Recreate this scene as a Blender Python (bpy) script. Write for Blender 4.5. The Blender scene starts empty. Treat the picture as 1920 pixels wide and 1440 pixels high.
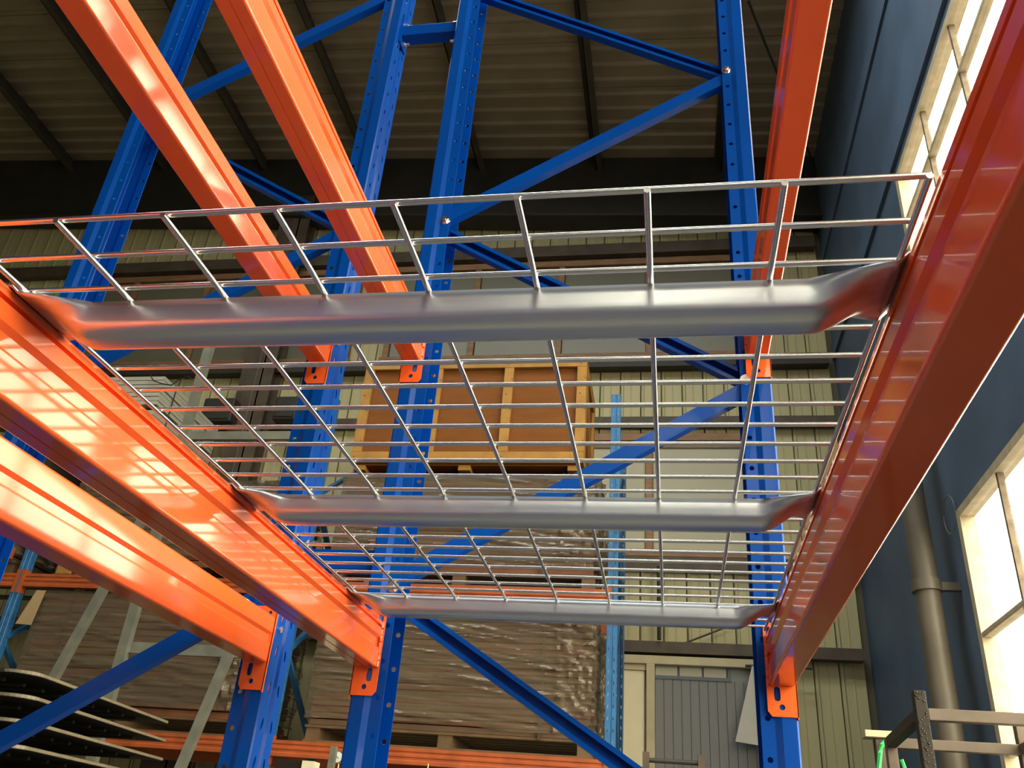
import bpy, bmesh, math, random
from mathutils import Vector, Matrix
from mathutils.geometry import delaunay_2d_cdt
random.seed(7)
C = bpy.context.scene.collection
SC = bpy.context.scene
PI = math.pi

# ---------------------------------------------------------------- camera
FPX = 1635.05
CAM = Vector((0.61178, -0.51440, 0.0))
DH = 0.4553                       # height of the mesh deck above the camera
def _rot(ax, ay, az):
    return Matrix.Rotation(az, 3, 'Z') @ Matrix.Rotation(ax, 3, 'X') @ Matrix.Rotation(ay, 3, 'Y')
ROT = _rot(0.504533, -0.0848595, 0.200915)      # columns: right, forward, up
cd = bpy.data.cameras.new('camera'); cam = bpy.data.objects.new('camera', cd); C.objects.link(cam)
cd.sensor_width = 36.0; cd.lens = 36.0 * FPX / 1920.0; cd.clip_start = 0.02; cd.clip_end = 200
r_, f_, u_ = ROT.col[0], ROT.col[1], ROT.col[2]
m3 = Matrix((r_, u_, -f_)).transposed()
cam.matrix_world = Matrix.Translation(CAM) @ m3.to_4x4()
SC.camera = cam
def at(px, py, ax, v):
    d = ROT @ Vector(((px - 960) / FPX, 1.0, -(py - 720) / FPX))
    return CAM + d * ((v - CAM[ax]) / d[ax])

# ---------------------------------------------------------------- world, light, exposure
SC.view_settings.view_transform = 'Standard'; SC.view_settings.look = 'None'
SC.view_settings.gamma = 1.0; SC.view_settings.use_curve_mapping = False
SC.view_settings.exposure = 0.0
SC.cycles.use_denoising = True
SC.cycles.max_bounces = 10; SC.cycles.diffuse_bounces = 6; SC.cycles.glossy_bounces = 5
SC.cycles.transparent_max_bounces = 12; SC.cycles.sample_clamp_indirect = 8.0
SKY = 16.0; FLOOR_Z = -1.55
w = bpy.data.worlds.new('sky'); SC.world = w; w.use_nodes = True
nt = w.node_tree; nt.nodes.clear()
tc = nt.nodes.new('ShaderNodeTexCoord'); sp = nt.nodes.new('ShaderNodeSeparateXYZ'); mr = nt.nodes.new('ShaderNodeMapRange')
mx = nt.nodes.new('ShaderNodeMix'); mx.data_type = 'RGBA'; bg = nt.nodes.new('ShaderNodeBackground'); wo = nt.nodes.new('ShaderNodeOutputWorld')
mr.inputs[1].default_value = -0.06; mr.inputs[2].default_value = 0.06
mx.inputs[6].default_value = (0.13, 0.115, 0.09, 1); mx.inputs[7].default_value = (1.0, 0.90, 0.66, 1)
nt.links.new(tc.outputs['Generated'], sp.inputs[0]); nt.links.new(sp.outputs[2], mr.inputs[0])
nt.links.new(mr.outputs[0], mx.inputs[0]); nt.links.new(mx.outputs[2], bg.inputs[0]); nt.links.new(bg.outputs[0], wo.inputs[0])
bg.inputs[1].default_value = SKY
XW = 2.32                          # inner face of the right wall
WIN = {'window_1': (2.98, 4.68), 'window_2': (0.10, 2.05)}
WY0, WY1, WSP = -4.91, 4.75, 0.69
for k, (z0, z1) in WIN.items():    # light portals in the window openings (they only guide the sky's sampling)
    ld = bpy.data.lights.new('portal_' + k, 'AREA'); ld.shape = 'RECTANGLE'; ld.size = z1 - z0; ld.size_y = WY1 - WY0
    ld.cycles.is_portal = True
    lo = bpy.data.objects.new('portal_' + k, ld); C.objects.link(lo)
    lo.location = (XW + 0.14, (WY0 + WY1) / 2, (z0 + z1) / 2); lo.rotation_euler = (0, PI / 2, 0)

FILL_STRIPS = [(0.85, 2.07), (2.70, 3.92)]     # unseen roof strips, added to brighten the back wall (y from, to)
for y0, y1 in FILL_STRIPS:
    ld = bpy.data.lights.new('portal_roof', 'AREA'); ld.shape = 'RECTANGLE'; ld.size = 6.4; ld.size_y = y1 - y0; ld.cycles.is_portal = True
    lo = bpy.data.objects.new('portal_roof', ld); C.objects.link(lo); lo.location = (-1.35, (y0 + y1) / 2, 7.80); lo.rotation_euler = (0, math.atan(.0715), 0)

# ---------------------------------------------------------------- materials
def mat(name, col, rough=0.5, metal=0.0, coat=0.0, noise=0.0, nscale=20.0, bump=0.0, bscale=60.0, col2=None, stretch=None, spec=0.5):
    m = bpy.data.materials.new(name); m.use_nodes = True
    t = m.node_tree; p = t.nodes['Principled BSDF']
    p.inputs['Base Color'].default_value = (*col, 1); p.inputs['Roughness'].default_value = rough
    p.inputs['Metallic'].default_value = metal; p.inputs['Coat Weight'].default_value = coat
    p.inputs['Coat Roughness'].default_value = 0.04; p.inputs['Specular IOR Level'].default_value = spec
    co = t.nodes.new('ShaderNodeTexCoord'); src = co.outputs['Object']
    if stretch:
        mp = t.nodes.new('ShaderNodeMapping'); mp.inputs['Scale'].default_value = stretch
        t.links.new(src, mp.inputs[0]); src = mp.outputs[0]
    if noise > 0 or col2:
        n = t.nodes.new('ShaderNodeTexNoise'); n.inputs['Scale'].default_value = nscale; n.inputs['Detail'].default_value = 5
        t.links.new(src, n.inputs['Vector'])
        rp = t.nodes.new('ShaderNodeValToRGB')
        a = [c * (1 - noise) for c in col]; b = list(col2) if col2 else [min(1, c * (1 + noise)) for c in col]
        rp.color_ramp.elements[0].color = (*a, 1); rp.color_ramp.elements[1].color = (*b, 1)
        rp.color_ramp.elements[0].position = 0.35; rp.color_ramp.elements[1].position = 0.68
        t.links.new(n.outputs[0], rp.inputs[0]); t.links.new(rp.outputs[0], p.inputs['Base Color'])
    if bump > 0:
        n2 = t.nodes.new('ShaderNodeTexNoise'); n2.inputs['Scale'].default_value = bscale; n2.inputs['Detail'].default_value = 3
        t.links.new(src, n2.inputs['Vector'])
        b = t.nodes.new('ShaderNodeBump'); b.inputs['Strength'].default_value = bump; b.inputs['Distance'].default_value = 0.004
        t.links.new(n2.outputs[0], b.inputs['Height']); t.links.new(b.outputs[0], p.inputs['Normal'])
    return m
M = {}
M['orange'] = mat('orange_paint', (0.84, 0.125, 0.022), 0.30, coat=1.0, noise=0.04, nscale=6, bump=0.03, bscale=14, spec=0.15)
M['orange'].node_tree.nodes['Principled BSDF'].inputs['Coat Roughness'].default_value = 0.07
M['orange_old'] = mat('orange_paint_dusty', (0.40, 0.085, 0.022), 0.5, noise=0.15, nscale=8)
M['blue'] = mat('blue_paint', (0.0008, 0.056, 0.36), 0.27, coat=0.06, noise=0.05, nscale=6, bump=0.02, bscale=30, spec=0.1)
M['blue_old'] = mat('light_blue_paint', (0.03, 0.15, 0.36), 0.4, noise=0.15, nscale=9)
M['zinc'] = mat('galvanized_wire', (0.62, 0.63, 0.64), 0.26, metal=1.0)
M['channel'] = mat('galvanized_channel', (0.57, 0.62, 0.70), 0.33, metal=1.0, noise=0.10, nscale=3, stretch=(0.6, 30, 30))
M['weld'] = mat('weld_bead', (0.72, 0.13, 0.04), 0.25, coat=0.5, bump=0.5, bscale=120)
M['bolt'] = mat('bright_bolt', (0.8, 0.8, 0.78), 0.22, metal=1.0)
M['galv'] = mat('galvanized_bar', (0.20, 0.205, 0.17), 0.5, metal=0.3, noise=0.15, nscale=10)
M['siding'] = mat('cream_siding', (0.50, 0.455, 0.25), 0.5, noise=0.10, nscale=2.5, stretch=(1, 1, .3))
M['siding_seam'] = mat('siding_base', (0.10, 0.09, 0.05), 0.7)
M['girt'] = mat('brown_girt', (0.085, 0.062, 0.042), 0.6, noise=0.25, nscale=6)
M['dark_steel'] = mat('dark_girder', (0.030, 0.028, 0.024), 0.6, noise=0.2, nscale=4)
M['roof'] = mat('roof_sheet', (0.25, 0.205, 0.14), 0.5, noise=0.12, nscale=2)
M['purlin'] = mat('purlin_steel', (0.05, 0.043, 0.034), 0.6, noise=0.2, nscale=5)
M['wall_rear'] = mat('rear_wall', (0.40, 0.42, 0.45), 0.6)
M['wall_right'] = mat('slate_haze_wall', (0.08, 0.125, 0.205), 0.6, noise=0.15, nscale=2, spec=0.3)  # blue-grey wall, with lens-flare haze worked into the base colour
M['wall_dark'] = mat('grey_wall', (0.16, 0.15, 0.12), 0.7)
M['floor'] = mat('concrete_floor', (0.13, 0.125, 0.115), 0.5, noise=0.2, nscale=1.5)
M['win_frame'] = mat('cream_window_frame', (0.50, 0.42, 0.27), 0.6, noise=0.12, nscale=14, col2=(0.56, 0.48, 0.33), bump=0.3, bscale=40)
M['win_bar'] = mat('rusty_window_bar', (0.16, 0.12, 0.08), 0.7, noise=0.3, nscale=18)
M['wood_frame'] = mat('brown_wood_frame', (0.27, 0.14, 0.065), 0.55, noise=0.2, nscale=6, stretch=(1, 6, 6))
M['pane_dull'] = mat('dusty_dim_pane', (0.155, 0.15, 0.105), 0.35, noise=0.06, nscale=2)  # dusty, and darkened for the dimmer light on the upper row
M['pane_light'] = mat('pale_pane', (0.42, 0.40, 0.30), 0.35, noise=0.05, nscale=2)
M['pipe'] = mat('cream_pipe', (0.11, 0.095, 0.072), 0.5, noise=0.1, nscale=6)
M['door_cream'] = mat('cream_door', (0.80, 0.73, 0.52), 0.5, noise=0.06, nscale=3)
M['door_jamb'] = mat('cream_jamb', (0.52, 0.46, 0.30), 0.5, noise=0.08, nscale=6)
M['door_grey'] = mat('blue_grey_door', (0.19, 0.195, 0.20), 0.5, noise=0.05, nscale=4)
M['trim_grey'] = mat('blue_grey_bar', (0.10, 0.125, 0.15), 0.5)
M['sheet_white'] = mat('white_sheet', (0.46, 0.45, 0.41), 0.3, noise=0.08, nscale=5, bump=0.3, bscale=6)
M['ply'] = mat('plywood', (0.18, 0.062, 0.012), 0.6, spec=0.15, noise=0.10, nscale=3, stretch=(1, 1, 5))
M['batten'] = mat('pale_batten', (0.36, 0.19, 0.05), 0.6, spec=0.2, noise=0.14, nscale=8)
M['board'] = mat('red_brown_board', (0.22, 0.085, 0.04), 0.6, noise=0.18, nscale=4)
M['board_dull'] = mat('dull_board', (0.13, 0.075, 0.042), 0.65, noise=0.18, nscale=4)
M['pallet'] = mat('pallet_wood', (0.13, 0.075, 0.033), 0.7, noise=0.2, nscale=9)
M['strap'] = mat('dark_strap', (0.06, 0.045, 0.03), 0.5)
M['card'] = mat('cardboard', (0.42, 0.29, 0.15), 0.7, noise=0.06, nscale=6)
M['panel_white'] = mat('pale_panel', (0.44, 0.43, 0.36), 0.5, noise=0.06, nscale=4)
M['black_board'] = mat('black_ribbed_board', (0.035, 0.030, 0.025), 0.5, noise=0.2, nscale=6)
M['pale_edge'] = mat('pale_board_edge', (0.19, 0.16, 0.11), 0.5, noise=0.15, nscale=12)
M['black_steel'] = mat('black_rack_steel', (0.020, 0.015, 0.011), 0.5, spec=0.25)
M['black_gloss'] = mat('black_paint_blobs', (0.018, 0.014, 0.012), 0.2, coat=0.3)
M['brown_steel'] = mat('brown_rack_steel', (0.105, 0.075, 0.055), 0.5, noise=0.2, nscale=9)
M['green'] = mat('green_strap', (0.05, 0.55, 0.16), 0.4)
M['brass'] = mat('brass_fitting', (0.65, 0.45, 0.16), 0.25, metal=1.0)
M['gauge_face'] = mat('white_dial', (0.7, 0.7, 0.68), 0.3)
M['cyl'] = mat('cylinder_paint', (0.06, 0.065, 0.07), 0.45)
M['cable'] = mat('dark_cable', (0.02, 0.02, 0.02), 0.6)
M['dark_box'] = mat('dark_box', (0.028, 0.024, 0.02), 0.6)
def film(name, col, lo, hi):
    m = bpy.data.materials.new(name); m.use_nodes = True; t = m.node_tree; p = t.nodes['Principled BSDF']
    p.inputs['Base Color'].default_value = (*col, 1); p.inputs['Roughness'].default_value = 0.2
    tr = t.nodes.new('ShaderNodeBsdfTransparent'); mx = t.nodes.new('ShaderNodeMixShader')
    co = t.nodes.new('ShaderNodeTexCoord'); mp = t.nodes.new('ShaderNodeMapping'); mp.inputs['Scale'].default_value = (0.55, 1.5, 17); mp.inputs['Rotation'].default_value = (0, 0.05, 0)
    n = t.nodes.new('ShaderNodeTexNoise'); n.inputs['Scale'].default_value = 2.2; n.inputs['Detail'].default_value = 4; n.inputs['Distortion'].default_value = 0.6
    r = t.nodes.new('ShaderNodeMapRange'); r.inputs[1].default_value = 0.35; r.inputs[2].default_value = 0.65; r.inputs[3].default_value = lo; r.inputs[4].default_value = hi
    t.links.new(co.outputs['Object'], mp.inputs[0]); t.links.new(mp.outputs[0], n.inputs['Vector']); t.links.new(n.outputs[0], r.inputs[0]); t.links.new(r.outputs[0], mx.inputs[0])
    t.links.new(tr.outputs[0], mx.inputs[1]); t.links.new(p.outputs[0], mx.inputs[2])
    t.links.new(mx.outputs[0], t.nodes['Material Output'].inputs[0]); return m
M['film'] = film('stretch_film', (0.155, 0.118, 0.08), 0.35, 0.85)
def glass(name):
    m = bpy.data.materials.new(name); m.use_nodes = True; t = m.node_tree; t.nodes.remove(t.nodes['Principled BSDF'])
    tr = t.nodes.new('ShaderNodeBsdfTransparent'); tr.inputs[0].default_value = (0.94, 0.94, 0.92, 1)
    g = t.nodes.new('ShaderNodeBsdfGlossy'); g.inputs['Roughness'].default_value = 0.02
    lw = t.nodes.new('ShaderNodeLayerWeight'); lw.inputs[0].default_value = 0.5
    pw = t.nodes.new('ShaderNodeMath'); pw.operation = 'POWER'; pw.inputs[1].default_value = 4.0
    ma = t.nodes.new('ShaderNodeMath'); ma.operation = 'MULTIPLY_ADD'; ma.inputs[1].default_value = 0.25; ma.inputs[2].default_value = 0.03
    t.links.new(lw.outputs['Facing'], pw.inputs[0]); t.links.new(pw.outputs[0], ma.inputs[0])
    mx = t.nodes.new('ShaderNodeMixShader'); t.links.new(ma.outputs[0], mx.inputs[0]); t.links.new(tr.outputs[0], mx.inputs[1]); t.links.new(g.outputs[0], mx.inputs[2])
    t.links.new(mx.outputs[0], t.nodes['Material Output'].inputs[0]); return m
M['glass'] = glass('window_glass')
m_ = bpy.data.materials.new('fill_strip_sheet'); m_.use_nodes = True; t_ = m_.node_tree; t_.nodes.remove(t_.nodes['Principled BSDF'])
n_ = t_.nodes.new('ShaderNodeBsdfTransparent'); n_.inputs[0].default_value = (0.84, 0.90, 1.0, 1); t_.links.new(n_.outputs[0], t_.nodes['Material Output'].inputs[0]); M['fill_strip'] = m_

# ---------------------------------------------------------------- helpers
ORI = {}
def origin(o):
    return ORI.get(o.name, Vector((0, 0, 0)))
def tag(o, label=None, cat=None, group=None, kind=None):
    if label: o['label'] = label
    if cat: o['category'] = cat
    if group: o['group'] = group
    if kind: o['kind'] = kind
    return o
def thing(name, label, cat, loc=(0, 0, 0), group=None):
    o = bpy.data.objects.new(name, None); C.objects.link(o); o.location = loc; o.empty_display_size = 0.1
    ORI[o.name] = Vector(loc); return tag(o, label, cat, group)
class MB:
    def __init__(s): s.v = []; s.f = []
    def add(s, vs, fs):
        n = len(s.v); s.v += [tuple(v) for v in vs]; s.f += [tuple(i + n for i in f) for f in fs]; return s
    def box(s, x0, x1, y0, y1, z0, z1):
        vs = [(x, y, z) for z in (z0, z1) for y in (y0, y1) for x in (x0, x1)]
        return s.add(vs, [(0, 2, 3, 1), (4, 5, 7, 6), (0, 1, 5, 4), (2, 6, 7, 3), (0, 4, 6, 2), (1, 3, 7, 5)])
    def bar(s, p0, p1, w, h, up=(0, 0, 1)):
        p0, p1 = Vector(p0), Vector(p1); d = (p1 - p0).normalized(); up = Vector(up)
        a = d.cross(up)
        if a.length < 1e-4: a = d.cross(Vector((0, 1, 0)))
        a.normalize(); b = a.cross(d).normalized()
        q = [(-1, -1), (1, -1), (1, 1), (-1, 1)]
        vs = [p + a * (i * w / 2) + b * (j * h / 2) for p in (p0, p1) for i, j in q]
        return s.add(vs, [(3, 2, 1, 0), (4, 5, 6, 7)] + [(k, (k + 1) % 4, (k + 1) % 4 + 4, k + 4) for k in range(4)])
    def cyl(s, p0, p1, r, n=10, r1=None, caps=True):
        p0, p1 = Vector(p0), Vector(p1); d = (p1 - p0).normalized(); r1 = r if r1 is None else r1
        a = d.cross(Vector((0, 0, 1)))
        if a.length < 1e-4: a = Vector((1, 0, 0))
        a.normalize(); b = d.cross(a)
        vs = [p + (a * math.cos(2 * PI * k / n) + b * math.sin(2 * PI * k / n)) * rr for p, rr in ((p0, r), (p1, r1)) for k in range(n)]
        fs = [(k, (k + 1) % n, (k + 1) % n + n, k + n) for k in range(n)]
        if caps: fs += [tuple(range(n - 1, -1, -1)), tuple(range(n, 2 * n))]
        return s.add(vs, fs)
    def prism(s, poly, fn, t0, t1):       # poly of 2-D points, fn(a, b, t) -> 3-D
        n = len(poly)
        vs = [fn(a, b, t) for t in (t0, t1) for a, b in poly]
        return s.add(vs, [(k, (k + 1) % n, (k + 1) % n + n, k + n) for k in range(n)] + [tuple(range(n - 1, -1, -1)), tuple(range(n, 2 * n))])
    def tube(s, pts, r, n=6):
        pts = [Vector(p) for p in pts]; rings = []
        for i, p in enumerate(pts):
            d = (pts[min(i + 1, len(pts) - 1)] - pts[max(i - 1, 0)]).normalized()
            a = d.cross(Vector((0.3, 0.2, 1))).normalized(); b = d.cross(a)
            rings.append([p + (a * math.cos(2 * PI * k / n) + b * math.sin(2 * PI * k / n)) * r for k in range(n)])
        vs = [v for q in rings for v in q]; fs = []
        for i in range(len(pts) - 1):
            fs += [(i * n + k, i * n + (k + 1) % n, (i + 1) * n + (k + 1) % n, (i + 1) * n + k) for k in range(n)]
        fs += [tuple(range(n - 1, -1, -1)), tuple((len(pts) - 1) * n + k for k in range(n))]
        return s.add(vs, fs)
    def mesh(s, name, m, o=Vector((0, 0, 0)), smooth=False, merge=False):
        me = bpy.data.meshes.new(name)
        me.from_pydata([(x - o.x, y - o.y, z - o.z) for x, y, z in s.v], [], s.f)
        bm = bmesh.new(); bm.from_mesh(me)
        if merge: bmesh.ops.remove_doubles(bm, verts=bm.verts, dist=1e-5)
        bmesh.ops.recalc_face_normals(bm, faces=bm.faces)
        bm.to_mesh(me); bm.free()
        if smooth:
            me.polygons.foreach_set('use_smooth', [True] * len(me.polygons))
            me.set_sharp_from_angle(angle=math.radians(38))
        me.materials.append(M[m] if isinstance(m, str) else m); return me
    def build(s, name, m, parent=None, smooth=False, merge=False, bevel=0.0):
        o_ = origin(parent) if parent else Vector((0, 0, 0))
        o = bpy.data.objects.new(name, s.mesh(name, m, o_, smooth, merge)); C.objects.link(o)
        if parent: o.parent = parent; ORI[o.name] = o_
        if bevel:
            b = o.modifiers.new('bevel', 'BEVEL'); b.width = bevel; b.segments = 2; b.limit_method = 'ANGLE'
        return o
def copy_tree(o, parent=None):
    c = o.copy(); C.objects.link(c)
    if parent: c.parent = parent; c.matrix_parent_inverse = o.matrix_parent_inverse
    ORI[c.name] = origin(o)
    for ch in [x for x in bpy.data.objects if x.parent == o]: copy_tree(ch, c)
    return c
def inst(name, me, parent=None, loc=(0, 0, 0)):    # another object on shared mesh data
    o = bpy.data.objects.new(name, me); C.objects.link(o); o.location = loc
    if parent: o.parent = parent
    return o
def oval(cx, cy, rx, ry, n=12):
    if ry <= rx: return [(cx + rx * math.cos(2 * PI * k / n), cy + ry * math.sin(2 * PI * k / n)) for k in range(n)]
    pts = []
    for k in range(n):
        a = 2 * PI * k / n; y = rx * math.sin(a) + (ry - rx) * (1 if math.sin(a) > 1e-6 else -1 if math.sin(a) < -1e-6 else 0)
        pts.append((cx + rx * math.cos(a), cy + y))
    return pts
def inside(p, poly):
    c = False; n = len(poly)
    for i in range(n):
        (x1, y1), (x2, y2) = poly[i], poly[i - 1]
        if (y1 > p[1]) != (y2 > p[1]) and p[0] < (x2 - x1) * (p[1] - y1) / (y2 - y1) + x1: c = not c
    return c
def plate(mb, outline, holes, fn, t0, t1):         # a sheet with real holes, fn(a, b, t) -> 3-D
    vs = []; es = []
    for lp in [outline] + holes:
        n0 = len(vs); vs += [Vector(p) for p in lp]; es += [(n0 + k, n0 + (k + 1) % len(lp)) for k in range(len(lp))]
    ov, oe, of, *_ = delaunay_2d_cdt(vs, es, [], 0, 1e-6)
    tris = []
    for f in of:
        c = sum((ov[i] for i in f), Vector((0, 0))) / 3
        if inside(c, outline) and not any(inside(c, h) for h in holes): tris.append(tuple(f))
    n = len(ov); V = [fn(p.x, p.y, t) for t in (t0, t1) for p in ov]
    F = list(tris) + [tuple(n + i for i in reversed(f)) for f in tris]; cnt = {}
    for f in tris:
        for k in range(3):
            a, b = f[k], f[(k + 1) % 3]; cnt.setdefault((min(a, b), max(a, b)), []).append((a, b))
    F += [(l[0][0], l[0][1], l[0][1] + n, l[0][0] + n) for l in cnt.values() if len(l) == 1]
    mb.add(V, F)
def struct(o): return tag(o, kind='structure')

FLOOR = -1.55
YF = 1.355                          # near face of the uprights in view
YB = 7.6                            # back wall
YR = 5.7                            # front of the storage racks behind

# ---------------------------------------------------------------- the building
fl = struct(MB().box(-13, XW, -9, YB + .05, FLOOR - .1, FLOOR).build('floor', 'floor'))
wl = struct(MB().box(-13.1, -13, -9, YB + .05, FLOOR, 9.0).build('wall_left', 'siding'))
RW = (0.2, 2.25, 4.4, 7.2)
wr_ = struct(MB().box(-13, RW[0], -9.1, -9, FLOOR, 9.0).box(RW[1], XW, -9.1, -9, FLOOR, 9.0).box(RW[0], RW[1], -9.1, -9, FLOOR, RW[2]).box(RW[0], RW[1], -9.1, -9, RW[3], 9.0).build('wall_rear', 'wall_rear'))
w6 = bpy.data.objects.new('fill_window_6', None); C.objects.link(w6); w6.location = (RW[0], -9.05, RW[2]); ORI[w6.name] = Vector((RW[0], -9.05, RW[2])); struct(w6)  # unseen window, added to whiten the right end of the deck channels
for k in range(3): x_ = RW[0] + (RW[1] - RW[0] - .05) * k / 2; MB().box(x_, x_ + .05, -9.06, -9.0, RW[2], RW[3]).build('mullion', 'win_frame', w6)
for k in range(3): z_ = RW[2] + (RW[3] - RW[2] - .05) * k / 2; MB().box(RW[0] + .05, RW[1] - .05, -9.055, -9.01, z_, z_ + .05).build('transom', 'win_frame', w6)
MB().box(RW[0], RW[1], -9.045, -9.04, RW[2], RW[3]).build('pane', 'glass', w6)
ROOFZ = lambda x: 7.42 + 0.0715 * (XW - x)
# right wall, with two long openings
b = MB(); zs = [FLOOR, WIN['window_2'][0], WIN['window_2'][1], WIN['window_1'][0], WIN['window_1'][1], 7.5]
b.box(XW, XW + .07, WY1, YB + .05, FLOOR, 7.5); b.box(XW, XW + .07, -9, WY0, FLOOR, 7.5)
for i in (0, 2, 4): b.box(XW, XW + .07, WY0, WY1, zs[i], zs[i + 1])
wright = struct(b.build('wall_right', 'wall_right'))
MB().box(XW - .02, XW + .01, -9, YB, 6.02, 6.20).build('girt', 'wall_right', wright)
MB().box(XW - .025, XW + .01, -9, YB, 4.80, 4.98).build('girt', 'wall_right', wright)
for n_, (z0, z1) in WIN.items():
    wn = bpy.data.objects.new(n_, None); C.objects.link(wn); wn.location = (XW, WY1, z0); ORI[wn.name] = Vector((XW, WY1, z0)); struct(wn)
    xo = XW + .005
    MB().box(XW - .02, xo + .06, WY0, WY1, z1 - .05, z1).build('frame_head', 'win_frame', wn)
    MB().box(XW - .04, xo + .06, WY0, WY1, z0, z0 + .05).build('frame_sill', 'win_frame', wn)
    MB().box(XW - .02, xo + .06, WY1 - .06, WY1, z0 + .05, z1 - .05).build('frame_jamb', 'win_frame', wn)
    MB().box(XW - .02, xo + .06, WY0, WY0 + .06, z0 + .05, z1 - .05).build('frame_jamb', 'win_frame', wn)
    trs = [4.24, 3.62] if n_ == 'window_1' else [1.31, 0.70]
    for zt in trs: MB().box(xo - .02, xo + .035, WY0 + .06, WY1 - .06, zt - .016, zt + .016).build('transom', 'win_frame', wn, bevel=.006)
    ncol = round((WY1 - WY0) / WSP); mull = MB().box(-.012, .022, -.012, .012, z0 + .05, z1 - .05).mesh('mullion', 'win_bar')
    for k in range(1, ncol): inst('mullion', mull, wn, (xo - XW, -k * WSP, -z0))
    cuts = [z1 - .05] + trs + [z0 + .05]
    for j in range(len(cuts) - 1):
        hi, lo = cuts[j], cuts[j + 1]
        pm = MB().box(-.002, .002, .018, WSP - .018, lo + .018 - z0, hi - .018 - z0).mesh('pane', 'glass')
        for k in range(1, ncol + 1): inst('pane', pm, wn, (xo + .015 - XW, -k * WSP, 0))
# back wall: dark base sheet, ribbed siding strips, girts
wb = struct(MB().box(-13, XW + .16, YB + .035, YB + .12, FLOOR, 8.6).build('wall_back', 'siding_seam'))
SP = 0.2135
sm = MB()
poly = [(0.006, .03), (0.006, .012), (.018, 0.0), (.030, 0.0), (.042, .012), (.105, .012), (.110, .007), (.116, .007), (.121, .012), (SP - .006, .012), (SP - .006, .03)]
sm.prism(poly, lambda a, b_, t: (a, b_, t), FLOOR, 7.3)
sme = sm.mesh('siding_panel', 'siding')
for k in range(72):
    x = 2.262 - SP * (k + 1)
    inst('siding_panel', sme, wb, (x, YB + .002, 0))
for (z0, z1, d, mm) in ((6.21, 6.36, .10, 'girt'), (4.70, 4.83, .12, 'dark_steel'), (4.02, 4.12, .09, 'girt'), (2.53, 2.645, .09, 'girt'), (1.755, 1.855, .12, 'girt')):
    MB().box(-12.9, 2.24, YB - d, YB, z0, z1).build('girt', mm, wb)
g = MB(); zt = lambda x: ROOFZ(x) - .02
g.prism([(-13, zt(-13)), (XW, zt(XW)), (XW, 6.50), (-13, 7.42)], lambda a, b_, t: (a, t, b_), YB - .22, YB - .05)
struct(g.build('trim_1', 'dark_steel'))
g = MB().prism([(-13, 7.42), (XW, 6.50), (XW, 6.47), (-13, 7.39)], lambda a, b_, t: (a, t, b_), YB - .30, YB - .02)
struct(g.build('trim_2', 'dark_steel'))
def hcol(name, x, y, wdt, mm='dark_steel'):
    h = MB(); h.box(x - wdt / 2, x + wdt / 2, y - .10, y - .085, FLOOR, 7.2).box(x - wdt / 2, x + wdt / 2, y + .085, y + .10, FLOOR, 7.2).box(x - .006, x + .006, y - .085, y + .085, FLOOR, 7.2)
    return struct(h.build(name, mm))
hcol('trim_3', at(462, 760, 1, 7.4).x, 7.45, .26, 'girt'); hcol('trim_4', at(520, 640, 1, 7.4).x, 7.45, .14, 'girt'); 
# roof
ce_ = MB(); ys = [-9.0] + [v for a in sorted(FILL_STRIPS) for v in a] + [YB + .12]
cp = lambda x0, x1: [(x0, ROOFZ(x0) + .06), (x1, ROOFZ(x1) + .06), (x1, ROOFZ(x1) + .16), (x0, ROOFZ(x0) + .16)]
for k in range(0, len(ys), 2): ce_.prism(cp(-13, XW + .16), lambda a, b_, t: (a, t, b_), ys[k], ys[k + 1])
for a in FILL_STRIPS:
    ce_.prism(cp(-13, -4.5), lambda a_, b_, t: (a_, t, b_), *a); ce_.prism(cp(1.8, XW + .16), lambda a_, b_, t: (a_, t, b_), *a)
ce = struct(ce_.build('ceiling', 'purlin'))
for a in FILL_STRIPS: MB().prism([(-4.5, ROOFZ(-4.5) + .07), (1.8, ROOFZ(1.8) + .07), (1.8, ROOFZ(1.8) + .075), (-4.5, ROOFZ(-4.5) + .075)], lambda a_, b_, t: (a_, t, b_), *a).build('fill_strip_sheet', 'fill_strip', ce)  # clear sheets over the added light strips
rp = MB(); PW = 0.62
pr = [(0.004, 0)]
for q in range(3):
    s0 = q * PW / 3 + .06
    pr += [(s0, 0), (s0 + .025, -.028), (s0 + .055, -.028), (s0 + .08, 0)]
pr += [(PW - .004, 0), (PW - .004, .05), (.004, .05)]
rp.prism(pr, lambda a, b_, t: (t, a, ROOFZ(t) + b_), -13, XW)
rme = rp.mesh('roof_panel', 'roof')
for k in range(27):
    y0 = YB - .05 - PW * (k + 1)
    if not any(a - .35 < y0 < b_ - .25 for a, b_ in FILL_STRIPS): inst('roof_panel', rme, ce, (0, y0, 0))
for k in range(10):
    x = 1.27 - 1.452 * k; z = ROOFZ(x) - .03
    p = MB().box(x - .004, x + .004, -9, YB - .05, z - .20, z).box(x - .004, x + .07, -9, YB - .05, z - .20, z - .193).box(x - .07, x + .004, -9, YB - .05, z - .008, z).box(x + .062, x + .07, -9, YB - .05, z - .193, z - .17)
    p.build('purlin', 'purlin', ce)
# slim tie rod under the roof
a_ = at(1402, 0, 2, 7.0); b__ = at(1530, 320, 1, 7.2)
tag(MB().cyl(a_, b__, .012, 8).build('tie_rod', 'dark_steel'), 'thin dark tie rod crossing under the roof near the slate wall', 'rod')

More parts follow.
